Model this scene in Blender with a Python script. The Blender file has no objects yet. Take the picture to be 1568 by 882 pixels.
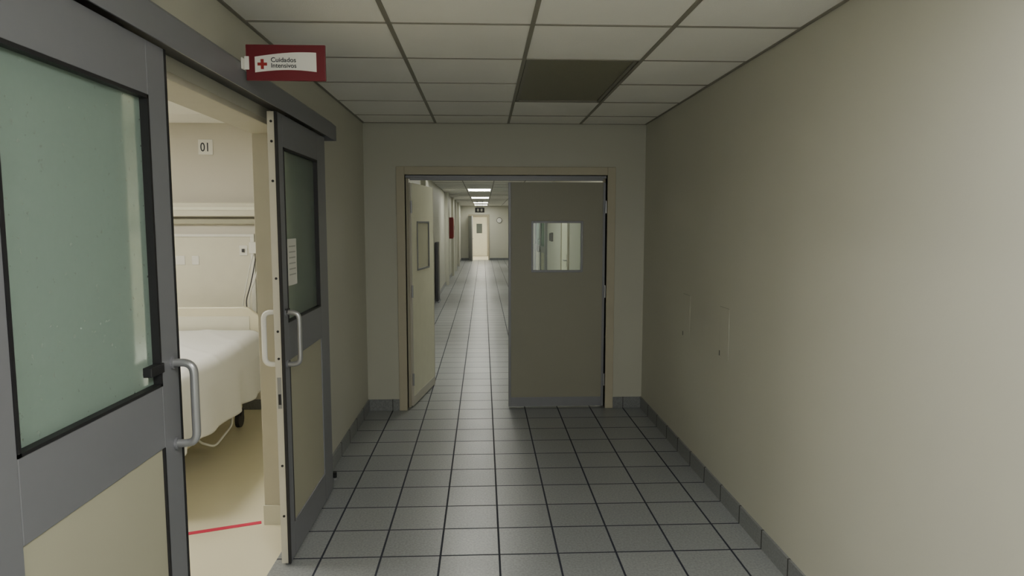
import bpy, bmesh, math, random
from mathutils import Vector, Matrix, noise
random.seed(4)
S=bpy.context.scene
COL=S.collection

# ---------------------------------------------------------------- materials
def mat(name,col,rough=0.6,metal=0.0,nscale=8.0,namt=0.06,bump=0.0,bscale=120.0,spec=0.5,emit=None,estr=0.0):
    m=bpy.data.materials.new(name); m.use_nodes=True
    nt=m.node_tree; b=nt.nodes['Principled BSDF']
    tc=nt.nodes.new('ShaderNodeTexCoord')
    n=nt.nodes.new('ShaderNodeTexNoise'); n.inputs['Scale'].default_value=nscale; n.inputs['Detail'].default_value=4
    nt.links.new(tc.outputs['Object'],n.inputs['Vector'])
    r=nt.nodes.new('ShaderNodeMapRange')
    r.inputs['To Min'].default_value=1-namt; r.inputs['To Max'].default_value=1+namt
    nt.links.new(n.outputs['Fac'],r.inputs['Value'])
    v=nt.nodes.new('ShaderNodeVectorMath'); v.operation='SCALE'; v.inputs[0].default_value=col
    nt.links.new(r.outputs['Result'],v.inputs['Scale'])
    nt.links.new(v.outputs['Vector'],b.inputs['Base Color'])
    b.inputs['Roughness'].default_value=rough; b.inputs['Metallic'].default_value=metal
    b.inputs['Specular IOR Level'].default_value=spec
    if bump>0:
        n2=nt.nodes.new('ShaderNodeTexNoise'); n2.inputs['Scale'].default_value=bscale; n2.inputs['Detail'].default_value=3
        nt.links.new(tc.outputs['Object'],n2.inputs['Vector'])
        bp=nt.nodes.new('ShaderNodeBump'); bp.inputs['Strength'].default_value=bump; bp.inputs['Distance'].default_value=0.003
        nt.links.new(n2.outputs['Fac'],bp.inputs['Height']); nt.links.new(bp.outputs['Normal'],b.inputs['Normal'])
    if emit:
        b.inputs['Emission Color'].default_value=(*emit,1); b.inputs['Emission Strength'].default_value=estr
    return m

def tile_mat(name,c1,c2,grout,w,ox,oy,mort=0.0035,vertical=None,r0=.26,r1=.38):
    m=bpy.data.materials.new(name); m.use_nodes=True
    nt=m.node_tree; b=nt.nodes['Principled BSDF']; L=nt.links.new
    tc=nt.nodes.new('ShaderNodeTexCoord'); mp=nt.nodes.new('ShaderNodeMapping')
    mp.inputs['Location'].default_value=(-ox,-oy,0)
    L(tc.outputs['Object'],mp.inputs['Vector'])
    vec=mp.outputs['Vector']
    if vertical=='y' or vertical=='x':
        sp=nt.nodes.new('ShaderNodeSeparateXYZ'); cb=nt.nodes.new('ShaderNodeCombineXYZ')
        L(vec,sp.inputs[0]); L(sp.outputs['Y' if vertical=='y' else 'X'],cb.inputs['X']); cb.inputs['Y'].default_value=w*0.5
        vec=cb.outputs[0]
    br=nt.nodes.new('ShaderNodeTexBrick'); br.offset=0; br.squash=1
    br.inputs['Scale'].default_value=1; br.inputs['Brick Width'].default_value=w; br.inputs['Row Height'].default_value=w
    br.inputs['Mortar Size'].default_value=mort; br.inputs['Mortar Smooth'].default_value=0.15
    br.inputs['Color1'].default_value=(*c1,1); br.inputs['Color2'].default_value=(*c2,1); br.inputs['Mortar'].default_value=(*grout,1)
    L(vec,br.inputs['Vector'])
    n=nt.nodes.new('ShaderNodeTexNoise'); n.inputs['Scale'].default_value=90; n.inputs['Detail'].default_value=5
    L(tc.outputs['Object'],n.inputs['Vector'])
    r=nt.nodes.new('ShaderNodeMapRange'); r.inputs['From Min'].default_value=.3; r.inputs['From Max'].default_value=.7
    r.inputs['To Min'].default_value=.80; r.inputs['To Max'].default_value=1.18
    L(n.outputs['Fac'],r.inputs['Value'])
    v=nt.nodes.new('ShaderNodeVectorMath'); v.operation='SCALE'
    L(br.outputs['Color'],v.inputs[0]); L(r.outputs['Result'],v.inputs['Scale']); L(v.outputs['Vector'],b.inputs['Base Color'])
    n3=nt.nodes.new('ShaderNodeTexNoise'); n3.inputs['Scale'].default_value=3; n3.inputs['Detail'].default_value=4
    L(tc.outputs['Object'],n3.inputs['Vector'])
    rr=nt.nodes.new('ShaderNodeMapRange'); rr.inputs['To Min'].default_value=r0; rr.inputs['To Max'].default_value=r1
    L(n3.outputs['Fac'],rr.inputs['Value'])
    ad=nt.nodes.new('ShaderNodeMath'); ad.operation='MULTIPLY_ADD'; ad.inputs[1].default_value=.4
    L(br.outputs['Fac'],ad.inputs[0]); L(rr.outputs['Result'],ad.inputs[2]); L(ad.outputs[0],b.inputs['Roughness'])
    bp=nt.nodes.new('ShaderNodeBump'); bp.invert=True; bp.inputs['Strength'].default_value=.5; bp.inputs['Distance'].default_value=.002
    L(br.outputs['Fac'],bp.inputs['Height']); L(bp.outputs['Normal'],b.inputs['Normal'])
    return m

def glass_clear(name,tint=(.9,.95,.92)):
    m=bpy.data.materials.new(name); m.use_nodes=True; nt=m.node_tree; nt.nodes.clear(); L=nt.links.new
    o=nt.nodes.new('ShaderNodeOutputMaterial'); mx=nt.nodes.new('ShaderNodeMixShader')
    t=nt.nodes.new('ShaderNodeBsdfTransparent'); t.inputs[0].default_value=(*tint,1)
    g=nt.nodes.new('ShaderNodeBsdfGlossy'); g.inputs['Roughness'].default_value=.03
    f=nt.nodes.new('ShaderNodeFresnel'); f.inputs[0].default_value=1.45
    L(f.outputs[0],mx.inputs[0]); L(t.outputs[0],mx.inputs[1]); L(g.outputs[0],mx.inputs[2]); L(mx.outputs[0],o.inputs[0])
    return m
def glass_frost(name,dcol,tcol,fac=.45,rough=.3,gl=.06):
    m=bpy.data.materials.new(name); m.use_nodes=True; nt=m.node_tree; nt.nodes.clear(); L=nt.links.new
    o=nt.nodes.new('ShaderNodeOutputMaterial')
    d=nt.nodes.new('ShaderNodeBsdfDiffuse'); d.inputs[0].default_value=(*dcol,1)
    tc=nt.nodes.new('ShaderNodeTexCoord'); n=nt.nodes.new('ShaderNodeTexNoise'); n.inputs['Scale'].default_value=60.0
    L(tc.outputs['Object'],n.inputs['Vector'])
    r=nt.nodes.new('ShaderNodeMapRange'); r.inputs['To Min'].default_value=fac-.015; r.inputs['To Max'].default_value=fac+.015
    L(n.outputs['Fac'],r.inputs['Value'])
    t=nt.nodes.new('ShaderNodeBsdfRefraction'); t.inputs['Color'].default_value=(*tcol,1); t.inputs['Roughness'].default_value=rough; t.inputs['IOR'].default_value=1.15
    m1=nt.nodes.new('ShaderNodeMixShader'); L(r.outputs[0],m1.inputs[0]); L(d.outputs[0],m1.inputs[1]); L(t.outputs[0],m1.inputs[2])
    g=nt.nodes.new('ShaderNodeBsdfGlossy'); g.inputs['Roughness'].default_value=.22
    m2=nt.nodes.new('ShaderNodeMixShader'); m2.inputs[0].default_value=gl
    L(m1.outputs[0],m2.inputs[1]); L(g.outputs[0],m2.inputs[2]); L(m2.outputs[0],o.inputs[0])
    return m

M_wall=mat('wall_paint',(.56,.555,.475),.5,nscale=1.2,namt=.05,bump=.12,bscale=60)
M_wallend=mat('wall_paint_end_dimmed',(.445,.45,.38),.55,nscale=1.2,namt=.03,bump=.12,bscale=60)  # same wall paint, darkened: the end wall's dimmer light put into the colour
M_wallroom=mat('room_paint',(.60,.575,.50),.6,nscale=1.2,namt=.03)
M_ceil=mat('ceiling_tile_mineral',(.88,.87,.82),.9,nscale=2.2,namt=.05,bump=.4,bscale=220)
M_grid=mat('ceiling_grid_metal',(.24,.23,.19),.5)
M_gap=mat('ceiling_void',(.10,.095,.08),.9)
M_floor=tile_mat('corridor_floor_tile',(.255,.27,.28),(.29,.305,.31),(.020,.024,.042),.295,.075,3.206,mort=.0055)
M_skirt_y=tile_mat('skirting_tile_y',(.22,.23,.235),(.25,.26,.265),(.06,.06,.06),.295,.0,3.206,vertical='y',mort=.006)
M_skirt_x=tile_mat('skirting_tile_x',(.17,.18,.185),(.19,.2,.205),(.06,.06,.06),.295,.075,0,vertical='x')
M_vinyl=mat('room_vinyl_floor',(.76,.71,.52),.35,nscale=5,namt=.04)
M_frame=mat('door_frame_cream',(.42,.39,.29),.5)
M_leaf=mat('door_leaf_beige',(.26,.255,.20),.5,nscale=3,namt=.04)
M_leaf2=mat('door_leaf_brightened',(.80,.79,.62),.45)  # light falling on the open leaf is put into this raised reflectance
M_alu=mat('aluminium_grey',(.20,.205,.225),.42,metal=.2,nscale=30,namt=.03)
M_alul=mat('aluminium_light',(.60,.58,.50),.35,metal=.3)
M_steel=mat('brushed_steel',(.36,.37,.38),.3,metal=.6)
M_black=mat('black_rubber',(.012,.012,.014),.5)
M_panel=mat('laminate_cream',(.40,.39,.29),.5,nscale=2,namt=.04)
M_platel=mat('access_plate_edge',(.36,.36,.30),.6)
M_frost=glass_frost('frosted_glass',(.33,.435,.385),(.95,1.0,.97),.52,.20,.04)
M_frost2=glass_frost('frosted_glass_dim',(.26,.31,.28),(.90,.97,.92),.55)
M_reflect=glass_frost('bright_reflection_glass',(.72,.71,.56),(.9,.9,.8),.15,.25,.03)  # bright reflection in the open leaf's window, put into a pale diffuse colour
M_glass=glass_clear('clear_glass')
M_red=mat('sign_red',(.135,.004,.012),.4)
M_redc=mat('cross_red',(.32,.015,.015),.4)
M_white=mat('white_plastic',(.76,.755,.70),.45)
M_ink=mat('ink_black',(.03,.035,.05),.6)
M_tape=mat('red_tape',(.66,.03,.09),.45)
M_sheet=mat('white_bed_linen',(.78,.78,.75),.85,nscale=4,namt=.02,bump=.12,bscale=60)
M_cream=mat('cream_plastic',(.66,.62,.45),.4)
M_dark=mat('dark_metal',(.04,.04,.045),.45)
M_diff=mat('fixture_diffuser_off',(.22,.215,.15),.45,nscale=90,namt=.15)
M_pale=mat('headwall_panel',(.68,.66,.54),.5)
M_firered=mat('fire_cabinet_red',(.25,.015,.015),.4)
M_strip=mat('lit_strip',(.8,.8,.66),.4)
def emat(name,c,s): return mat(name,(.8,.8,.8),.5,emit=c,estr=s)
M_emN=emat('tube_light_corridor',(1,.975,.91),24)
M_emF=emat('tube_light_far',(1,.99,.88),14.0)
M_emR=emat('tube_light_room',(1,.96,.86),36)

# ---------------------------------------------------------------- helpers
def empty(name,loc=(0,0,0),rz=0):
    e=bpy.data.objects.new(name,None); e.location=loc; e.rotation_euler=(0,0,rz); e.empty_display_size=.1
    COL.objects.link(e); return e
def finish(bm,name,m,parent=None,smooth=False,bevel=0,origin=None):
    if origin is None:
        if bm.verts:
            mn=Vector((min(v.co[i] for v in bm.verts) for i in range(3))); mx=Vector((max(v.co[i] for v in bm.verts) for i in range(3)))
            origin=(mn+mx)/2
        else: origin=Vector((0,0,0))
    origin=Vector(origin)
    for v in bm.verts: v.co-=origin
    bmesh.ops.recalc_face_normals(bm,faces=bm.faces)
    me=bpy.data.meshes.new(name); bm.to_mesh(me); bm.free()
    for mm in (m if isinstance(m,(list,tuple)) else [m]): me.materials.append(mm)
    o=bpy.data.objects.new(name,me); o.location=origin; COL.objects.link(o)
    if smooth:
        for p in me.polygons: p.use_smooth=True
    if bevel>0:
        b=o.modifiers.new('bevel','BEVEL'); b.width=bevel; b.segments=2; b.limit_method='ANGLE'
    if parent: o.parent=parent
    return o
def addbox(bm,x0,x1,y0,y1,z0,z1,mi=0):
    vs=[bm.verts.new(p) for p in ((x0,y0,z0),(x1,y0,z0),(x1,y1,z0),(x0,y1,z0),(x0,y0,z1),(x1,y0,z1),(x1,y1,z1),(x0,y1,z1))]
    for f in ((0,3,2,1),(4,5,6,7),(0,1,5,4),(1,2,6,5),(2,3,7,6),(3,0,4,7)):
        fc=bm.faces.new([vs[i] for i in f]); fc.material_index=mi
def boxes(name,lst,m,parent=None,bevel=0,origin=None):
    bm=bmesh.new()
    for b in lst: addbox(bm,*b)
    return finish(bm,name,m,parent,bevel=bevel,origin=origin)
def addcyl(bm,p0,p1,r,seg=16,mi=0,r2=None):
    p0=Vector(p0);p1=Vector(p1);d=p1-p0
    q=d.to_track_quat('Z','Y').to_matrix().to_4x4()
    res=bmesh.ops.create_cone(bm,cap_ends=True,segments=seg,radius1=r,radius2=r if r2 is None else r2,depth=d.length,matrix=Matrix.Translation((p0+p1)/2)@q)
    for v in res['verts']:
        for f in v.link_faces: f.material_index=mi
def cyls(name,lst,m,parent=None,seg=16):
    bm=bmesh.new()
    for c in lst: addcyl(bm,*c,seg=seg)
    o=finish(bm,name,m,parent)
    return o
def tube(name,pts,r,m,parent=None,round_r=0):
    P=[Vector(p) for p in pts]
    if round_r>0:
        Q=[P[0]]
        for i in range(1,len(P)-1):
            a=(P[i-1]-P[i]).normalized(); b=(P[i+1]-P[i]).normalized()
            s=P[i]+a*round_r; e=P[i]+b*round_r
            for k in range(7):
                t=k/6; Q.append(s*(1-t)**2+P[i]*2*t*(1-t)+e*t*t)
        Q.append(P[-1]); P=Q
    cu=bpy.data.curves.new(name,'CURVE'); cu.dimensions='3D'; sp=cu.splines.new('POLY'); sp.points.add(len(P)-1)
    for i,p in enumerate(P): sp.points[i].co=(*p,1)
    cu.bevel_depth=r; cu.bevel_resolution=4; cu.use_fill_caps=True
    o=bpy.data.objects.new(name+'_c',cu); COL.objects.link(o)
    dg=bpy.context.evaluated_depsgraph_get(); me=bpy.data.meshes.new_from_object(o.evaluated_get(dg))
    bpy.data.objects.remove(o)
    me.materials.clear(); me.materials.append(m)
    for p in me.polygons: p.use_smooth=True
    o=bpy.data.objects.new(name,me); COL.objects.link(o)
    if parent: o.parent=parent
    return o
def text(name,body,size,m,loc,rot,parent=None,ext=.0006,sx=1,bold=0):
    cu=bpy.data.curves.new(name,'FONT'); cu.body=body; cu.size=size; cu.extrude=ext; cu.align_x='LEFT'; cu.offset=bold
    o=bpy.data.objects.new(name+'_c',cu); COL.objects.link(o)
    dg=bpy.context.evaluated_depsgraph_get(); me=bpy.data.meshes.new_from_object(o.evaluated_get(dg))
    bpy.data.objects.remove(o); me.materials.clear(); me.materials.append(m)
    o=bpy.data.objects.new(name,me); o.location=loc; o.rotation_euler=rot; o.scale=(sx,1,1); COL.objects.link(o)
    if parent: o.parent=parent
    return o

# ---------------------------------------------------------------- room shell
XL,XR=-1.028,1.424; YB=-4.0; YE=5.86; YF=31.3; H=2.52; TH=.17
boxes('floor',[(XL,XR,YB,YF,-.1,0)],M_floor,origin=(0,0,0))
boxes('floor_patient_room',[(-4.6,XL,.6,5.95,-.1,0)],M_vinyl)
boxes('wall_left',[(XL-TH,XL,YB,1.96,0,2.75),(XL-TH,XL,3.63,YF,0,2.75),(XL-TH,XL,1.96,3.63,2.15,2.75)],M_wall)
boxes('trim_pilaster',[(XL,XL+.08,y,y+.5,0,H) for y in (11.2,18.2,21.6,23.8,26.6)],M_wall)
boxes('wall_right',[(XR,XR+TH,YB,YF,0,2.75)],M_wall)
boxes('wall_back',[(XL-TH,XR+TH,YB-.15,YB,0,2.75)],M_wall)
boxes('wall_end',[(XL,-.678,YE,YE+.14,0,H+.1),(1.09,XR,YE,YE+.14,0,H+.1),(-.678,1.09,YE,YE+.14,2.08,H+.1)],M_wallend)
boxes('wall_far',[(XL,-.62,YF-.15,YF,0,H),(.24,XR,YF-.15,YF,0,H),(-.62,.24,YF-.15,YF,2.07,H)],M_wall)
boxes('wall_beyond',[(XL-.5,XR+.5,YF+4,YF+4.1,0,2.75),(XL-.6,XL-.5,YF,YF+4,0,2.75),(XR+.5,XR+.6,YF,YF+4,0,2.75)],M_wallroom)
boxes('floor_beyond',[(XL-.5,XR+.5,YF,YF+4,-.1,0)],M_vinyl)
boxes('ceiling_beyond',[(XL-.5,XR+.5,YF,YF+4,H,2.6)],M_ceil)
boxes('wall_patient_room',[(-4.7,XL-TH,5.95,6.1,0,2.75),(-4.7,XL-TH,.5,.6,0,2.75),(-4.8,-4.6,.5,6.1,0,2.75)],M_wallroom)

# ceiling tiles + grid
XG=[XL,-.405,.22,.845,XR]; YG0=3.0; DG=.61
krange=range(-11,47)
off_fix={(2,1),(2,2)}
LF=(7,14,22,30,38,43)  # last row is an extra lamp, added to brighten the far end wall
lit_cells={(1,k) for k in LF}|{(1,k+1) for k in LF}|{(2,-5),(2,-4),(1,-9),(1,-8)}
bm=bmesh.new()
for k in krange:
    y0=max(YG0+k*DG,YB); y1=min(YG0+(k+1)*DG,YF)
    if y1-y0<.02: continue
    for c in range(4):
        if (c,k) in off_fix or (c,k) in lit_cells: continue
        e=.004
        dz=random.uniform(-.001,.002)
        addbox(bm,XG[c]+e,XG[c+1]-e,y0+e,y1-e,H+dz,H+.03)
finish(bm,'ceiling',M_ceil,bevel=.003)
boxes('ceiling_slab',[(XL,XR,YB,YF,H+.09,H+.2)],M_gap)
bm=bmesh.new()
for x in XG[1:-1]: addbox(bm,x-.010,x+.010,YB,YF,H-.004,H+.02)
for x,s in ((XL,1),(XR,-1)):
    addbox(bm,min(x,x+s*.016),max(x,x+s*.016),YB,YE,H-.004,H+.02)
allfix=off_fix|lit_cells
for k in krange:
    y=YG0+k*DG
    if y<YB or y>YF: continue
    for c in range(4):
        if (c,k) in allfix and (c,k-1) in allfix: continue
        addbox(bm,XG[c]+.010,XG[c+1]-.010,y-.005,y+.005,H-.003,H+.015)
addbox(bm,XL,XR,YE-.016,YE,H-.004,H+.02)
finish(bm,'trim_ceiling_grid',M_grid)

# patient room ceiling (grid tiles)
bm=bmesh.new()
x=-4.6
while x<XL-TH-.02:
    y=.6
    while y<5.93:
        if not (abs(x-(-3.368))<.1 and (2.8<y<4.1)): addbox(bm,x+.004,min(x+.616,XL-TH)-.004,y+.004,min(y+.61,5.95)-.004,H,H+.03)
        y+=.61
    x+=.616
finish(bm,'ceiling_patient_room',M_ceil)
boxes('ceiling_slab_patient_room',[(-4.6,XL-TH,.6,5.95,H+.08,H+.2)],M_gap)
p=empty('air_diffuser',(-2.30,4.55,H)); boxes('slots',[(-.3,.3,-.03,-.012,-.008,0),(-.3,.3,.012,.03,-.008,0)],M_dark,p); boxes('frame',[(-.32,.32,-.045,.045,-.004,.0)],M_white,p)

# ceiling lights
def fixture(name,x0,x1,y0,y1,m,z=H):
    p=empty(name,((x0+x1)/2,(y0+y1)/2,z)); 
    a,b=(x1-x0)/2-.014,(y1-y0)/2-.008
    boxes('housing',[(-a,-a+.02,-b,b,.0,.05),(a-.02,a,-b,b,.0,.05),(-a,a,-b,-b+.02,.0,.05),(-a,a,b-.02,b,.0,.05),(-a,a,-b,b,.05,.06)],M_grid if m is M_diff else M_white,p)
    boxes('diffuser',[(-a+.02,a-.02,-b+.02,b-.02,.006,.014)],m,p)
    return p
fixture('ceiling_light',.22,.845,YG0+DG,YG0+3*DG,M_diff)
for k in LF: fixture('ceiling_light',-.405,.22,YG0+k*DG,YG0+(k+2)*DG,M_emF)
fixture('ceiling_light',.22,.845,YG0-5*DG,YG0-3*DG,M_emN)
fixture('ceiling_light',-.405,.22,YG0-9*DG,YG0-7*DG,M_emN)
fixture('ceiling_light',-3.368,-2.752,3.04,4.26,M_emR)

# baseboards
bh=.10; bt=.012
boxes('baseboard_left',[(XL,XL+bt,YB,1.96,0,bh),(XL,XL+bt,3.63,YE,0,bh),(XL,XL+bt,YE+.14,YF-.15,0,bh)],M_skirt_y,origin=(0,0,0))
boxes('baseboard_right',[(XR-bt,XR,YB,YE,0,bh),(XR-bt,XR,YE+.14,YF-.15,0,bh)],M_skirt_y,origin=(0,0,0))
boxes('baseboard_end',[(XL+bt,-.75,YE-bt,YE,0,bh),(1.162,XR-bt,YE-bt,YE,0,bh)],M_skirt_x,origin=(0,0,0))
boxes('baseboard_far',[(XL+bt,-.68,YF-.15-bt,YF-.15,0,bh),(.30,XR-bt,YF-.15-bt,YF-.15,0,bh)],M_skirt_x,origin=(0,0,0))
boxes('baseboard_patient_room',[(-4.6,XL-TH,5.935,5.95,0,.09)],M_skirt_x,origin=(0,0,0))

# sliding door opening lining
boxes('trim_opening',[(XL-TH-.012,XL-.002,3.60,3.64,.11,2.15),(XL-TH-.012,XL-.002,1.95,1.99,.11,2.15),(XL-TH-.012,XL-.002,1.95,3.64,2.125,2.16)],
   mat('opening_lining',(.54,.51,.41),.5),bevel=.003)
boxes('trim_opening_base',[(XL-TH-.016,XL+.0,3.592,3.64,0,.11),(XL-TH-.016,XL,1.95,1.998,0,.11)],M_pale)

# ---------------------------------------------------------------- double door in end wall
boxes('trim_door_frame',[(-.75,-.678,YE-.018,YE+.155,0,2.15),(1.09,1.162,YE-.018,YE+.155,0,2.15),(-.678,1.09,YE-.018,YE+.155,2.08,2.15),
     (-.690,-.655,YE+.085,YE+.125,0,2.08),(1.067,1.102,YE+.085,YE+.125,0,2.08)],M_frame,bevel=.004)
boxes('trim_door_header',[(-.676,1.088,YE+.03,YE+.10,2.055,2.078),(-.64,1.06,YE+.03,YE+.05,2.035,2.056)],M_alu,bevel=.002)
def swing(name,loc,rz,face,sgn,glass):
    p=empty(name,loc,rz); W=.86; t=.021; z0,z1=.012,2.02
    wx0,wx1,wz0,wz1=.21,.646,1.24,1.67
    boxes('leaf_panel',[(0.02,wx0,-t,t,z0,z1),(wx1,W-.02,-t,t,z0,z1),(wx0,wx1,-t,t,z0,wz0),(wx0,wx1,-t,t,wz1,z1)],face,p)
    boxes('edge_trim',[(0,.022,-t-.002,t+.002,z0,z1),(W-.022,W,-t-.002,t+.002,z0,z1)],M_alu if face is M_leaf else M_alul,p,bevel=.002)
    boxes('kick_strip',[(.022,W-.022,-t-.0025,t+.0025,z0,z0+.085)],M_alu if face is M_leaf else M_alul,p,bevel=.002)
    boxes('window_frame',[(wx0-.012,wx0+.006,-t-.006,t+.006,wz0-.012,wz1+.012),(wx1-.006,wx1+.012,-t-.006,t+.006,wz0-.012,wz1+.012),
      (wx0+.006,wx1-.006,-t-.006,t+.006,wz0-.012,wz0+.006),(wx0+.006,wx1-.006,-t-.006,t+.006,wz1-.006,wz1+.012)],M_alu,p,bevel=.002)
    boxes('window_glass',[(wx0,wx1,-.003,.003,wz0,wz1)] if glass is M_glass else [(wx0,wx1,-.018,.018,wz0,wz1)],glass,p)
    cyls('hinges',[((-.004,sgn*(t+.004),z),(-.004,sgn*(t+.004),z+.11),.009) for z in (.2,1.0,1.75)],M_steel,p)
    return p
swing('door_1',(1.083,YE+.055,0),math.pi,M_leaf,1,M_glass)
swing('door_2',(-.658,YE+.10,0),math.radians(81),M_leaf2,-1,M_reflect)

# ---------------------------------------------------------------- sliding doors (left wall)
def sliding(name,y0,lead,glassmat):
    """lead=+1: leading edge at far (+y) end"""
    W=.92
    p=empty(name,(-.939,y0 if lead>0 else y0+W,0),0)
    T=.043
    def yy(a,b):   # distance from leading edge a..b -> local y
        return (W-b,W-a) if lead>0 else (-W+a,-W+b)
    def bx(a,b,x0,x1,z0,z1):
        c,d=yy(a,b); return (x0,x1,c,d,z0,z1)
    zt=2.165; zb=.012
    g0,g1=(.115,.725) if lead>0 else (.085,.725)
    boxes('frame',[bx(.008,g0,-T,0,zb,zt),bx(g1,W,-T,0,zb,zt),bx(g0,g1,-T,0,2.013,zt),bx(g0,g1,-T,0,.995,1.18),bx(g0,g1,-T,0,zb,.185)],M_alu,p,bevel=.0025)
    g=.010
    boxes('gasket',[bx(g0,g0+g,-T+.006,.002,1.18,2.013),bx(g1-g,g1,-T+.006,.002,1.18,2.013),bx(g0,g1,-T+.006,.002,2.003,2.013),bx(g0,g1,-T+.006,.002,1.18,1.188),
      bx(g0,g0+.008,-T+.006,.001,.185,.995)],M_black,p)
    boxes('glass',[bx(g0+.006,g1-.006,-.026,-.020,1.186,2.006)],glassmat,p)
    boxes('lower_panel',[bx(g0,g1,-T+.008,-.006,.185,.995)],M_panel,p)
    boxes('leading_edge',[bx(0,.009,-T-.001,-.012,zb,zt)],M_alul,p,bevel=.001)
    boxes('leading_seal',[bx(-.003,.009,-.012,.001,zb,zt)],M_black,p)
    c,d=yy(.045,.045)
    for sx,nm in ((1,'pull_handle'),(-1,'pull_handle_inner')):
        xb=0 if sx>0 else -T
        hz0,hz1=.985,1.235
        tube(nm,[(xb,c,hz0),(xb+sx*.062,c,hz0),(xb+sx*.062,c,hz1),(xb,c,hz1)],.0125,M_steel if sx>0 else M_white,p,.035)
        cyls(nm+'_rosettes',[((xb,c,hz0),(xb+sx*.006,c,hz0),.019),((xb,c,hz1),(xb+sx*.006,c,hz1),.019)],M_alu,p)
    e=yy(0,0)[0]; so=1 if lead>0 else -1
    bl=[]
    for z in (.25,.5,.83,1.02,1.15,1.4,1.85,2.03,2.12):
        bl.append(((-.026,e,z),(-.026,e+so*.0025,z),.006))
    cyls('edge_bolts',bl,M_black,p)
    bm=bmesh.new(); a,b=(e,e+so*.003); addbox(bm,-.036,-.018,min(a,b),max(a,b),.78,.93); finish(bm,'lock_plate',M_steel,p)
    bm=bmesh.new(); a,b=(e,e+so*.006); addbox(bm,-.032,-.020,min(a,b),max(a,b),.80,.85); finish(bm,'lock_slot',M_black,p)
    boxes('latch_tab',[bx(.108,.185,-.019,.006,1.220,1.248) if lead>0 else bx(.03,.075,0,.012,1.232,1.252)],M_black,p,bevel=.002)
    boxes('hanger',[bx(.2,.26,-.034,-.012,zt,zt+.012),bx(.66,.72,-.034,-.012,zt,zt+.012)],M_dark,p)
    return p
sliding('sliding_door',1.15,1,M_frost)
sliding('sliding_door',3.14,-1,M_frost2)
# track cover
p=empty('sliding_door_track',(XL+.001,0,2.17))
bm=bmesh.new()
prof=[(0,.115),(.085,.115),(.113,.09),(.113,0),(.108,0),(.108,.085),(.083,.108),(0,.108)]
ends=(.2,4.27)
vs=[[bm.verts.new((x,y,z)) for x,z in prof] for y in ends]
n=len(prof)
for i in range(n): bm.faces.new((vs[0][i],vs[0][(i+1)%n],vs[1][(i+1)%n],vs[1][i]))
bm.faces.new(vs[0]); bm.faces.new(vs[1][::-1])
finish(bm,'cover',M_alu,p)
bm=bmesh.new()
for y0,y1 in ((4.262,4.275),(.195,.205)):
    a=[bm.verts.new((x,y0,z)) for x,z in prof[:4]]+[bm.verts.new((0,y0,0))]
    b=[bm.verts.new((x,y1,z)) for x,z in prof[:4]]+[bm.verts.new((0,y1,0))]
    for i in range(5): bm.faces.new((a[i],a[(i+1)%5],b[(i+1)%5],b[i]))
    bm.faces.new(a); bm.faces.new(b[::-1])
finish(bm,'end_caps',M_alu,p)
boxes('track',[(0,.08,.21,4.26,.03,.10)],M_dark,p)
# door stop
p=empty('door_stop',(XL+.055,4.25,0)); cyls('base',[((0,0,0),(0,0,.012),.022)],M_steel,p); cyls('bumper',[((0,0,.012),(0,0,.045),.014)],M_black,p)

# paper notice on second leaf glass
p=empty('paper_notice',(-.955,3.30,1.48))
boxes('sheet',[(0,.0012,-.0,.15,-.13,.10)],M_white,p)
boxes('text_lines',[(.0012,.0018,.02,.13,.06-i*.028,.066-i*.028) for i in range(6)],mat('ink_grey',(.45,.45,.42),.7),p)

# ---------------------------------------------------------------- hanging ICU sign
p=empty('intensive_care_sign',(-.752,2.66,2.268))
boxes('board',[(-.150,.150,-.006,.006,-.068,.066)],M_red,p,bevel=.002)
bm=bmesh.new(); N=24; top=[];bot=[]
for i in range(N+1):
    t=i/N; x=-.116+t*.232
    zt=.020+.018*math.sin(t*math.pi*.62); zb=-.038+.010*math.sin(t*math.pi*.9)  # white label; glare on the sign is put into its arched outline
    top.append((x,zt)); bot.append((x,zb))
fr=[bm.verts.new((x,-.0075,z)) for x,z in bot+top[::-1]]; bk=[bm.verts.new((x,-.0055,z)) for x,z in bot+top[::-1]]
bm.faces.new(fr); bm.faces.new(bk[::-1]); n=len(fr)
for i in range(n): bm.faces.new((fr[i],bk[i],bk[(i+1)%n],fr[(i+1)%n]))
finish(bm,'label',M_white,p)
boxes('cross',[(-.106,-.070,-.0090,-.0072,-.013,-.002),(-.0935,-.0825,-.0092,-.0072,-.026,.011)],M_redc,p)
text('line_1','Cuidados',.024,M_ink,(-.056,-.0080,.001),(math.pi/2,0,0),p,bold=.0003,sx=1.05)
text('line_2','Intensivos',.024,M_ink,(-.056,-.0080,-.020),(math.pi/2,0,0),p,bold=.0003,sx=1.0)
boxes('bracket',[(-.156,-.138,-.008,.008,-.028,.022),(-.161,-.155,-.03,.03,-.030,.012)],M_white,p,bevel=.002)

# ---------------------------------------------------------------- right wall access plates
for y0,y1 in ((4.50,4.66),(3.77,3.92)):
    p=empty('wall_access_panel',(XR,(y0+y1)/2,1.01)); w=(y1-y0)/2
    boxes('plate',[(-.0016,0,-w,w,-.15,.15)],M_wall,p)
    boxes('shadow_gap',[(-.0008,0,-w-.0018,w+.0030,-.150,.1535)],M_platel,p)
    boxes('latch',[(-.004,-.0016,w-.014,w-.008,-.145,-.115)],M_dark,p)

# ---------------------------------------------------------------- patient room
p=empty('bed_number_sign',(-2.39,5.95,2.317))
boxes('plate',[(-.062,.062,-.006,0,-.065,.065)],M_white,p,bevel=.002)
text('digits','01',.105,M_ink,(-.045,-.0075,-.036),(math.pi/2,0,0),p,sx=.8,bold=.001)

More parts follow.
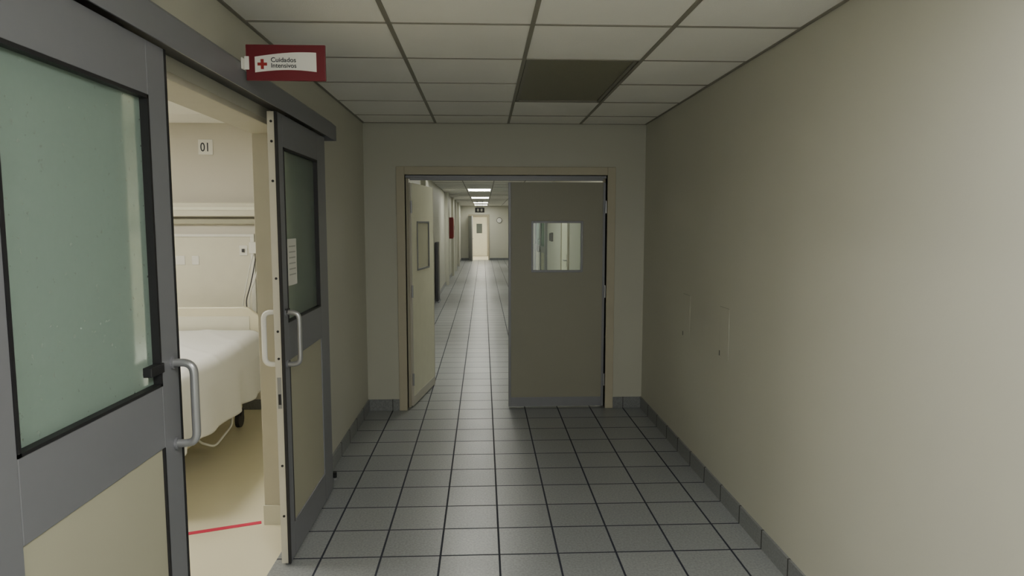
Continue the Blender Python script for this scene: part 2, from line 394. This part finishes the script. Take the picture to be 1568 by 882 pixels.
p=empty('bed_head_unit',(-2.9,5.95,0))
boxes('light_box',[(-1.3,1.4,-.10,0,1.72,1.84)],M_pale,p,bevel=.01)
boxes('light_strip',[(-1.28,1.38,-.108,-.10,1.775,1.80)],M_strip,p)
boxes('lower_rail',[(-1.3,1.4,-.05,0,1.655,1.70)],M_panel,p,bevel=.006)
boxes('panel',[(-1.3,.865,-.02,0,.35,1.545)],M_pale,p,bevel=.004)
boxes('panel_top_rail',[(-1.3,.90,-.028,0,1.545,1.57)],M_white,p,bevel=.003)
boxes('panel_edge',[(.865,.90,-.028,0,.35,1.545)],M_white,p,bevel=.003)
boxes('outlets',[(.77,.84,-.026,-.02,1.38,1.47),(.2,.30,-.026,-.02,1.3,1.38),(.36,.42,-.026,-.02,1.3,1.38)],M_white,p,bevel=.002)
boxes('outlet_dots',[(.795,.815,-.04,-.026,1.41,1.44)],M_dark,p)
boxes('outlet_block',[(.87,1.0,-.08,0,1.40,1.50)],M_white,p,bevel=.005)
for i,(dx,c) in enumerate(((0,M_white),(.03,M_dark),(.055,M_white))):
    pts=[]
    for k in range(24):
        t=k/23; pts.append((.91+dx-.10*math.sin(t*3.0)*t-.05*t,-.07-.05*math.sin(t*3.14),1.42-.68*t+.03*math.sin(t*9+i)))
    tube('gas_hose_%d'%i,pts,.005,c,p)

# hospital bed
bx,by0,by1=-2.30,3.62,5.62
p=empty('hospital_bed',(bx,0,0))
bm=bmesh.new()
addbox(bm,-.42,.42,by0+.08,by1-.05,.36,.42); addbox(bm,-.33,-.27,by0+.2,by1-.2,.16,.22); addbox(bm,.27,.33,by0+.2,by1-.2,.16,.22)
for y in (by0+.3,by1-.35): addbox(bm,-.33,.33,y-.03,y+.03,.16,.22)
finish(bm,'frame',M_cream,p,bevel=.008)
bm=bmesh.new()
for y in (by0+.55,by1-.6):
    for s in (-1,1): addcyl(bm,(s*.25,y-.12,.2),(s*.25,y+.12,.38),.022); 
addbox(bm,-.22,.22,by0+.75,by0+1.15,.20,.33)
finish(bm,'lift_mechanism',M_dark,p)
bm=bmesh.new()
for y in (by0+.2,by1-.2):
    for s in (-1,1):
        addcyl(bm,(s*.30-.016,y,.065),(s*.30+.016,y,.065),.065,seg=24); addcyl(bm,(s*.30,y,.10),(s*.30,y,.17),.016)
        addbox(bm,s*.30-.028,s*.30+.028,y-.03,y+.03,.10,.145)
finish(bm,'castors',M_dark,p)
boxes('mattress',[(-.43,.43,by0+.06,by1-.06,.42,.69)],M_sheet,p,bevel=.05)
def board(nm,y,z0,z1,t,W=.47):
    bm=bmesh.new()
    out=[(-W,z0),(W,z0),(W,z1-.14),(W-.03,z1-.09),(W-.13,z1-.01),(W-.17,z1),(-W+.17,z1),(-W+.13,z1-.01),(-W+.03,z1-.09),(-W,z1-.14)]
    a=[bm.verts.new((x,y-t,z)) for x,z in out]; b=[bm.verts.new((x,y+t,z)) for x,z in out]
    bm.faces.new(a); bm.faces.new(b[::-1]); n=len(a)
    for i in range(n): bm.faces.new((a[i],b[i],b[(i+1)%n],a[(i+1)%n]))
    finish(bm,nm,M_cream,p,bevel=.012)
    boxes(nm+'_inset',[(-W+.12,W-.12,y-t-.004,y-t,z0+.12,z1-.08)],M_pale,p,bevel=.002)
board('headboard',by1,.36,.97,.02); board('footboard',by0,.30,.86,.02)
# blanket draped
bm=bmesh.new(); NU,NV=90,130; rows=[]
for j in range(NV+1):
    t=j/NV; y=by0+.035+t*(1.90)
    row=[]
    for i in range(NU+1):
        u=-1+2*i/NU; s=abs(u); sg=1 if u>=0 else -1
        total=.86; d=s*total; R=.11; flat=.37
        hem=.07*noise.noise(Vector((y*1.6,sg*3,0)))
        if d<flat: x=d; z=.725
        elif d<flat+R*math.pi/2:
            a=(d-flat)/R; x=flat+R*math.sin(a); z=.725-R+R*math.cos(a)
        else:
            dd=d-flat-R*math.pi/2; full=total-flat-R*math.pi/2
            f=dd/full
            fold=.026*math.sin(y*15+2.5*noise.noise(Vector((y*2,sg,0))))+.020*math.sin(y*7+sg)
            x=flat+R+.012+f*(.02+fold); z=.615-dd*(1+hem)
        nz=.016*noise.noise(Vector((sg*x*3.2+y*1.5,y*3.0,z*3)))
        crease=.007*max(0,1-abs(math.sin(y*5+sg*x*4+2*noise.noise(Vector((y,x*sg,0)))))*3.0)
        z+=.035*max(0,t-.55)/.45*(1 if s<.6 else .6)
        if s<=.6: row.append(bm.verts.new((sg*x,y,z+.010+nz*.6+crease)))
        else: row.append(bm.verts.new((sg*(x+.008+nz*.6),y,z)))
    rows.append(row)
for j in range(NV):
    for i in range(NU): bm.faces.new((rows[j][i],rows[j][i+1],rows[j+1][i+1],rows[j+1][i]))
o=finish(bm,'blanket',M_sheet,p,smooth=True)
cs=o.modifiers.new('relax','SMOOTH'); cs.iterations=4
sm=o.modifiers.new('thick','SOLIDIFY'); sm.thickness=.008; sm.offset=1
tube('hanging_cable',[(.42,by0+1.3,.38),(.47,by0+1.2,.20),(.44,by0+.95,.12),(.40,by0+.8,.20),(.38,by0+.7,.37)],.008,M_white,p,.05)
p=empty('infusion_pump_stand',(-1.62,5.62,0))
boxes('base',[(-.12,.12,-.12,.12,.03,.09)],M_dark,p,bevel=.01)
cyls('feet',[((sx*.09,sy*.09,0),(sx*.09,sy*.09,.03),.016) for sx in (-1,1) for sy in (-1,1)],M_black,p)
cyls('pole',[((0,0,.09),(0,0,1.1),.013)],M_steel,p)
boxes('pump_body',[(-.07,.07,-.08,.02,.80,1.0)],M_white,p,bevel=.01)

# red floor tape
a=Vector((-1.24,3.625,0)); b=Vector((-1.95,3.375,0)); d=(b-a).normalized(); nrm=Vector((-d.y,d.x,0))*.018
bm=bmesh.new(); vs=[bm.verts.new(q+Vector((0,0,h))) for h in (.0005,.0018) for q in (a+nrm,b+nrm,b-nrm,a-nrm)]
for f in ((0,1,2,3),(4,5,6,7),(0,1,5,4),(1,2,6,5),(2,3,7,6),(3,0,4,7)): bm.faces.new([vs[i] for i in f])
finish(bm,'floor_tape',M_tape)

# ---------------------------------------------------------------- far corridor things
p=empty('fire_hose_cabinet',(XL+.002,20.5,1.55)); boxes('box',[(0,.12,-.3,.3,-.32,.32)],M_firered,p,bevel=.01); boxes('door',[(.12,.13,-.26,.26,-.28,.28)],M_firered,p,bevel=.004)
boxes('handle',[(.13,.145,.18,.2,-.06,.06)],M_steel,p)
p=empty('red_wall_sign',(XL+.33,7.0,2.19)); boxes('board',[(-.15,.15,-.006,.006,-.07,.07)],M_red,p); boxes('bracket',[(-.325,-.14,-.012,.012,-.02,.02)],M_white,p)
boxes('label',[(-.11,.11,-.008,-.006,-.035,.035)],M_white,p)
p=empty('corner_guard',(XL+.015,14.3,0)); boxes('post',[(0,.06,-.25,.25,.02,1.28)],M_dark,p,bevel=.01); boxes('foot',[(0,.08,-.27,.27,0,.03)],M_alu,p)
p=empty('exit_sign',(-.12,24.5,2.18)); boxes('box',[(-.17,.17,-.03,.03,-.09,.09)],M_dark,p,bevel=.005)
boxes('pictogram',[(-.10,-.03,-.033,-.03,-.05,.05),(.03,.10,-.033,-.03,-.05,.05)],M_white,p)
cyls('rods',[((-.1,0,.09),(-.1,0,.34),.006),((.1,0,.09),(.1,0,.34),.006)],M_steel,p)
# end doorway
boxes('trim_far_door',[(-.68,-.62,YF-.17,YF+.0,0,2.13),(.24,.30,YF-.17,YF,0,2.13),(-.62,.24,YF-.17,YF,2.07,2.13)],M_frame)
p=empty('door_3',(-.66,YF-.19,0),math.radians(-78)); boxes('leaf',[(0,.8,-.02,.02,.01,2.05)],mat('door_leaf_grey',(.33,.34,.34),.5),p); boxes('handle',[(.7,.78,.02,.05,1.0,1.03)],M_steel,p)
p=empty('door_4',(-.2,YF+3.95,0)); boxes('leaf',[(-.4,.4,-.02,.02,0.01,2.05)],M_leaf2,p); boxes('frame',[(-.47,-.4,-.04,.04,0,2.12),(.4,.47,-.04,.04,0,2.12),(-.4,.4,-.04,.04,2.05,2.12)],M_frame,p); boxes('window',[(-.15,.15,-.03,-.02,1.2,1.7)],M_frost2,p)
fixture('ceiling_light',-.4,.2,YF+1.2,YF+2.4,M_emR,z=H-.07)
p=empty('wall_clock',(.75,YF-.15,1.85)); cyls('body',[((0,0,0),(0,-.03,0),.13)],M_dark,p,seg=32); cyls('face',[((0,-.03,0),(0,-.034,0),.11)],M_white,p,seg=32)
# right wall doors beyond (seen via vision panel)
p=empty('framed_wall_door',(XR,14.8,0))
boxes('frame',[(-.05,0,0,.25,0,2.15),(-.05,0,1.2,1.5,0,2.15),(-.05,0,2.8,3.2,0,2.15),(-.05,0,.25,2.8,2.03,2.15),(-.05,0,.25,2.8,1.0,1.15),(-.05,0,.25,2.8,0,.18)],M_alu,p,bevel=.003)
boxes('panes',[(-.03,-.01,.25,2.8,1.15,2.03)],M_frost,p); boxes('panels',[(-.035,-.005,.25,2.8,.18,1.0)],M_panel,p)
tube('handle',[(-.05,1.35,1.0),(-.11,1.35,1.0),(-.11,1.35,1.3),(-.05,1.35,1.3)],.012,M_steel,p,.03)
p=empty('framed_wall_door',(XR,11.0,0))
boxes('frame',[(-.03,0,0,.07,0,2.12),(-.03,0,.95,1.02,0,2.12),(-.03,0,.07,.95,2.05,2.12)],M_frame,p,bevel=.003)
boxes('leaf',[(-.015,-.001,.07,.95,.01,2.05)],M_leaf2,p); boxes('plate',[(-.022,-.015,.12,.17,.95,1.15)],M_dark,p); tube('handle',[(-.02,.145,1.05),(-.07,.145,1.05),(-.07,.26,1.05)],.01,M_steel,p,.02)
p=empty('wall_telephone',(XR,13.6,1.40)); boxes('base',[(-.05,0,-.06,.06,-.09,.09)],M_dark,p,bevel=.008); boxes('handset',[(-.075,-.05,-.025,.025,-.08,.08)],M_black,p,bevel=.01)

# ---------------------------------------------------------------- unseen fill lamp, added behind the viewpoint to brighten the corridor
def area(name,loc,rot,sx,sy,e,c):
    l=bpy.data.lights.new(name,'AREA'); l.shape='RECTANGLE'; l.size=sx; l.size_y=sy; l.energy=e; l.color=c
    o=bpy.data.objects.new(name,l); o.location=loc; o.rotation_euler=rot; COL.objects.link(o); return o
area('added_fill_light',(.2,-3.7,1.5),(math.radians(90),0,0),2.2,2.2,40,(1,.985,.94))

# ---------------------------------------------------------------- world, camera
w=bpy.data.worlds.new('world'); S.world=w; w.use_nodes=True
w.node_tree.nodes['Background'].inputs[0].default_value=(.9,.95,1,1); w.node_tree.nodes['Background'].inputs[1].default_value=.05
cam=bpy.data.cameras.new('camera'); co=bpy.data.objects.new('camera',cam); COL.objects.link(co)
co.location=(0,0,1.65); co.rotation_euler=(math.radians(90-5.43),0,math.radians(-2.47))
cam.sensor_width=36; cam.lens=23.42; cam.clip_start=.05; cam.clip_end=100
S.camera=co
